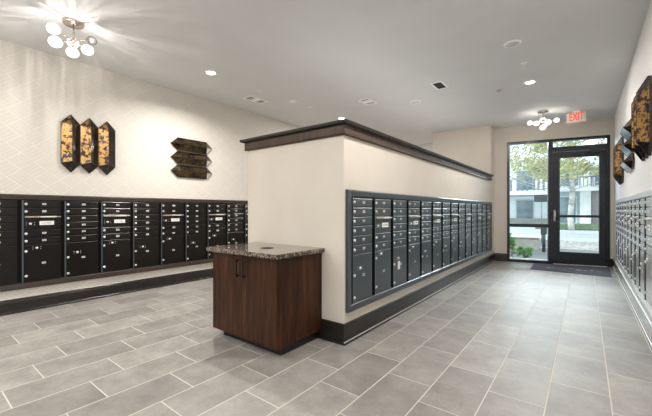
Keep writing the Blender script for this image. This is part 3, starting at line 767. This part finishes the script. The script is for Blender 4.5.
def tree(label, x, y, trunk_r, h, crowns, n, seed, leaf=0.085):
    rnd = random.Random(seed)
    t = thing('street_tree', label, 'tree', (x, y, -0.06), 0, 'street trees')
    tk = MB(); p = Vector((0, 0, 0)); q = None; N = 7
    for i in range(N):
        q = Vector((0.05 * math.sin(i * 1.3 + seed), 0.05 * math.cos(i), h * (i + 1) / N))
        tk.cyl(p, q, trunk_r * (1 - 0.06 * i), trunk_r * (1 - 0.06 * (i + 1)), 16); p = q
    lf = MB()
    for cx_, cy_, cz_, r_ in crowns:
        z0 = max(h * 0.45, min(h, cz_ - 0.9)); tk.cyl((0, 0, z0), (cx_, cy_, cz_), trunk_r * 0.20, trunk_r * 0.07, 8)
        leaf_cloud(lf, (cx_, cy_, cz_), (r_, r_, r_ * 0.75), n, leaf, rnd)
    tk.build('trunk', M['bark'], t); lf.build('foliage', M['leaf'], t, fix=False)
rnd = random.Random(11)
cr = [(rnd.uniform(-2.2, 2.6), rnd.uniform(-1.0, 0.4), rnd.uniform(3.3, 6.6), rnd.uniform(0.5, 0.9)) for _ in range(27)]
tree('pale trunked street tree seen through the entrance door', -0.66, 25.2, 0.17, 5.4, cr, 110, 5, 0.13)
cr = [(rnd.uniform(-2.9, 1.0), rnd.uniform(-1.4, 1.4), rnd.uniform(2.9, 5.4), rnd.uniform(0.45, 0.8)) for _ in range(26)]
tree('broad street tree with yellow-green leaves seen through the side window', -1.25, 18.6, 0.10, 4.2, cr, 130, 9, 0.085)

# left building (farther) and right building
def facade_left():
    b = thing('apartment_building', 'pale building with a long railed balcony beyond the side window', 'building', (0, 0, 0))
    Y = 34.0
    MB().box(-22, -2.0, Y, Y + 6, -0.06, 5.6).build('wall', M['bldwhite'], b)
    MB().box(-22, -2.0, Y - 1.6, Y, 2.45, 2.78).build('balcony_slab', M['bldwhite'], b)
    MB().box(-22, -2.0, Y - 1.62, Y - 1.56, 2.30, 2.45).build('slab_soffit', M['rail'], b)
    r = MB().box(-22, -2.0, Y - 1.55, Y - 1.48, 3.72, 3.80).box(-22, -2.0, Y - 1.55, Y - 1.48, 2.86, 2.92)
    x = -22; k = 0
    while x < -2.2:
        r.box(x, x + 0.16, Y - 1.54, Y - 1.49, 2.78, 3.74); x += (0.36, 0.52, 0.30)[k % 3]; k += 1
    r.build('balcony_railing', M['rail'], b)
    x = -21.0; k = 0
    while x < -3.6:
        wd = 1.4
        for z0, z1 in ((2.9, 4.7), (0.25, 2.1)):
            f = MB().box(x, x + wd, Y - 0.05, Y + 0.02, z0, z1).build('window', M['bldgrey'], b)
            MB().box(x + 0.1, x + wd - 0.1, Y - 0.07, Y - 0.04, z0 + 0.1, z1 - 0.1).build('pane', M['winglass'], f)
        x += 2.3; k += 1
    MB().box(-22, -2.0, Y - 0.3, Y - 0.02, 0.0, 0.45).build('plinth', M['concrete'], b)
def facade_right():
    b = thing('townhouse', 'white and grey building with a balcony and brown cladding beyond the door', 'building', (0, 0, 0))
    Y = 28.0
    MB().box(-1.75, 11, Y, Y + 6, -0.06, 4.2).build('wall', M['bldgrey'], b)
    MB().box(-1.75, 11, Y - 1.2, Y, 2.40, 2.66).build('balcony_slab', M['bldwhite'], b)
    MB().box(-0.27, 0.30, Y - 0.7, Y, -0.05, 2.40).build('column', M['bldwhite'], b)
    MB().box(0.34, 1.12, Y - 0.5, Y + 0.02, -0.05, 2.40).build('cladding_panel', M['bldbrown'], b)
    MB().box(-1.75, 11, Y - 0.25, Y + 0.3, 3.95, 4.25).build('roof_band', M['bldwhite'], b)
    MB().box(-0.2, 0.25, Y - 0.6, Y, 2.66, 3.95).build('pier', M['bldwhite'], b)
    rl = MB().box(-1.75, 11, Y - 1.18, Y - 1.13, 3.25, 3.31)
    for k in range(60): rl.box(-1.7 + k * 0.2, -1.66 + k * 0.2, Y - 1.17, Y - 1.14, 2.66, 3.26)
    rl.build('balcony_railing', M['rail'], b)
    for x, wd, z0, z1 in ((-1.5, 1.05, 0.25, 2.1), (-1.4, 1.1, 2.75, 3.8), (0.45, 0.7, 2.75, 3.8), (1.6, 1.5, 2.75, 3.8), (1.6, 1.5, 0.3, 2.1)):
        f = MB().box(x, x + wd, Y - 0.06, Y + 0.02, z0, z1).build('window', M['bldwhite'], b)
        MB().box(x + 0.06, x + wd - 0.06, Y - 0.08, Y - 0.05, z0 + 0.06, z1 - 0.06).build('pane', M['winglass'], f)
facade_left(); facade_right()
struct(MB().box(-40, 40, YREAR - 30, YREAR - T - 0.001, -0.3, -0.1).build('ground_rear', M['paving']), 'paved ground behind the viewpoint', 'ground')

# ------------------------------------------------------------------ lights
def area(name, loc, size, power, color=(1, 0.95, 0.88), rot=(0, 0, 0), shape='DISK', spread=PI):
    l = bpy.data.lights.new(name, 'AREA'); l.shape = shape; l.size = size; l.energy = power; l.color = color; l.spread = spread
    o = bpy.data.objects.new(name, l); COL.objects.link(o); o.location = loc; o.rotation_euler = rot; return o
def point(name, loc, power, color=(1, 0.95, 0.88), r=0.05):
    l = bpy.data.lights.new(name, 'POINT'); l.energy = power; l.color = color; l.shadow_soft_size = r
    o = bpy.data.objects.new(name, l); COL.objects.link(o); o.location = loc; return o
for i, (x, y, p) in enumerate([(-4.075, 2.675, 52), (-3.975, 5.66, 36), (-0.646, 5.763, 36), (-0.62, 2.7, 40), (-4.05, 8.3, 24), (-2.35, 0.2, 12), (-4.07, -0.5, 46), (-0.62, -0.6, 30)]):  # first three have fixtures; the last two are unseen lamps added for fill
    area('downlight_and_fill_lamp', (x, y, H - 0.022), 0.11, p, (1, 0.958, 0.90), spread=math.radians(155) if i == 0 else PI)
area('ceiling_fill_lamp', ((XP + XPL) / 2, 5.2, 1.985), 0.9, 17, (1, 0.96, 0.91), (PI, 0, 0), 'RECTANGLE').data.size_y = 5.0  # unseen lamp added above the partition cap to brighten the ceiling
area('rear_fill_lamp', (-2.0, -2.0, 1.9), 4.4, 140, (1, 0.96, 0.91), (PI, 0, 0), 'RECTANGLE').data.size_y = 1.2  # unseen lamp added behind the camera to lift the ceiling
dl = area('entrance_fill_lamp', (-0.3, 11.6, 4.05), 4.6, 330, (0.90, 0.95, 1.0), (math.radians(-60), 0, 0), 'RECTANGLE'); dl.data.size_y = 2.0; dl.data.spread = math.radians(95)  # unseen lamp added outside above the door to brighten the corridor floor
def streaks(l):
    l.use_nodes = True; t = l.node_tree; nd = t.nodes
    em = nd['Emission'] if 'Emission' in nd else [n for n in nd if n.type == 'EMISSION'][0]
    tc = nd.new('ShaderNodeTexCoord'); sp = nd.new('ShaderNodeSeparateXYZ'); t.links.new(tc.outputs['Normal'], sp.inputs[0])
    at = nd.new('ShaderNodeMath'); at.operation = 'ARCTAN2'; t.links.new(sp.outputs[1], at.inputs[0]); t.links.new(sp.outputs[0], at.inputs[1])
    cb = nd.new('ShaderNodeCombineXYZ'); ml_ = nd.new('ShaderNodeMath'); ml_.operation = 'MULTIPLY'; ml_.inputs[1].default_value = 9.0
    t.links.new(at.outputs[0], ml_.inputs[0]); t.links.new(ml_.outputs[0], cb.inputs[0]); t.links.new(sp.outputs[2], cb.inputs[1])
    nz = nd.new('ShaderNodeTexNoise'); nz.inputs['Scale'].default_value = 1.5; nz.inputs['Detail'].default_value = 6; t.links.new(cb.outputs[0], nz.inputs['Vector'])
    mr_ = nd.new('ShaderNodeMapRange'); mr_.inputs[1].default_value = 0.36; mr_.inputs[2].default_value = 0.66; mr_.inputs[3].default_value = 0.15; mr_.inputs[4].default_value = 2.4
    t.links.new(nz.outputs[0], mr_.inputs[0]); t.links.new(mr_.outputs[0], em.inputs['Strength'])
p1 = point('chandelier_lamp', (C1[0], C1[1], H - 0.36), 8.5, (1, 0.95, 0.88), 0.012); streaks(p1.data)
p2 = point('chandelier_lamp', (C2[0], C2[1], H - 0.34), 8, (1, 0.95, 0.85), 0.03)
sun = bpy.data.lights.new('sun', 'SUN'); sun.energy = 3.2; sun.angle = 0.02; sun.color = (1, 0.97, 0.9)
so = bpy.data.objects.new('sun', sun); COL.objects.link(so); so.rotation_euler = (math.radians(48), 0, math.radians(-60)); so.location = (0, 5, 12)

w = bpy.data.worlds.new('World'); scene.world = w; w.use_nodes = True
nt = w.node_tree; nt.nodes.clear()
wo = nt.nodes.new('ShaderNodeOutputWorld'); bg = nt.nodes.new('ShaderNodeBackground'); bg2 = nt.nodes.new('ShaderNodeBackground'); add = nt.nodes.new('ShaderNodeAddShader')
sky = nt.nodes.new('ShaderNodeTexSky')
try: sky.sky_type = 'NISHITA'; sky.sun_disc = False; sky.sun_elevation = math.radians(42); sky.sun_rotation = math.radians(150)
except Exception: pass
nt.links.new(sky.outputs[0], bg.inputs[0]); bg.inputs[1].default_value = 0.10
bg2.inputs[0].default_value = (0.86, 0.93, 1.0, 1); bg2.inputs[1].default_value = 1.4
nt.links.new(bg.outputs[0], add.inputs[0]); nt.links.new(bg2.outputs[0], add.inputs[1]); nt.links.new(add.outputs[0], wo.inputs[0])

# ------------------------------------------------------------------ camera
cd = bpy.data.cameras.new('camera'); cam = bpy.data.objects.new('camera', cd); COL.objects.link(cam)
cd.sensor_width = 36.0; cd.lens = F_PX / 652 * 36.0; cd.shift_y = 2.08 / 652; cd.clip_start = 0.05
cam.location = (0, 0, CAM_H); cam.rotation_euler = (PI / 2, 0, YAW)
scene.camera = cam
scene.view_settings.view_transform = 'Standard'
scene.view_settings.look = 'None'
scene.view_settings.exposure = 0.07
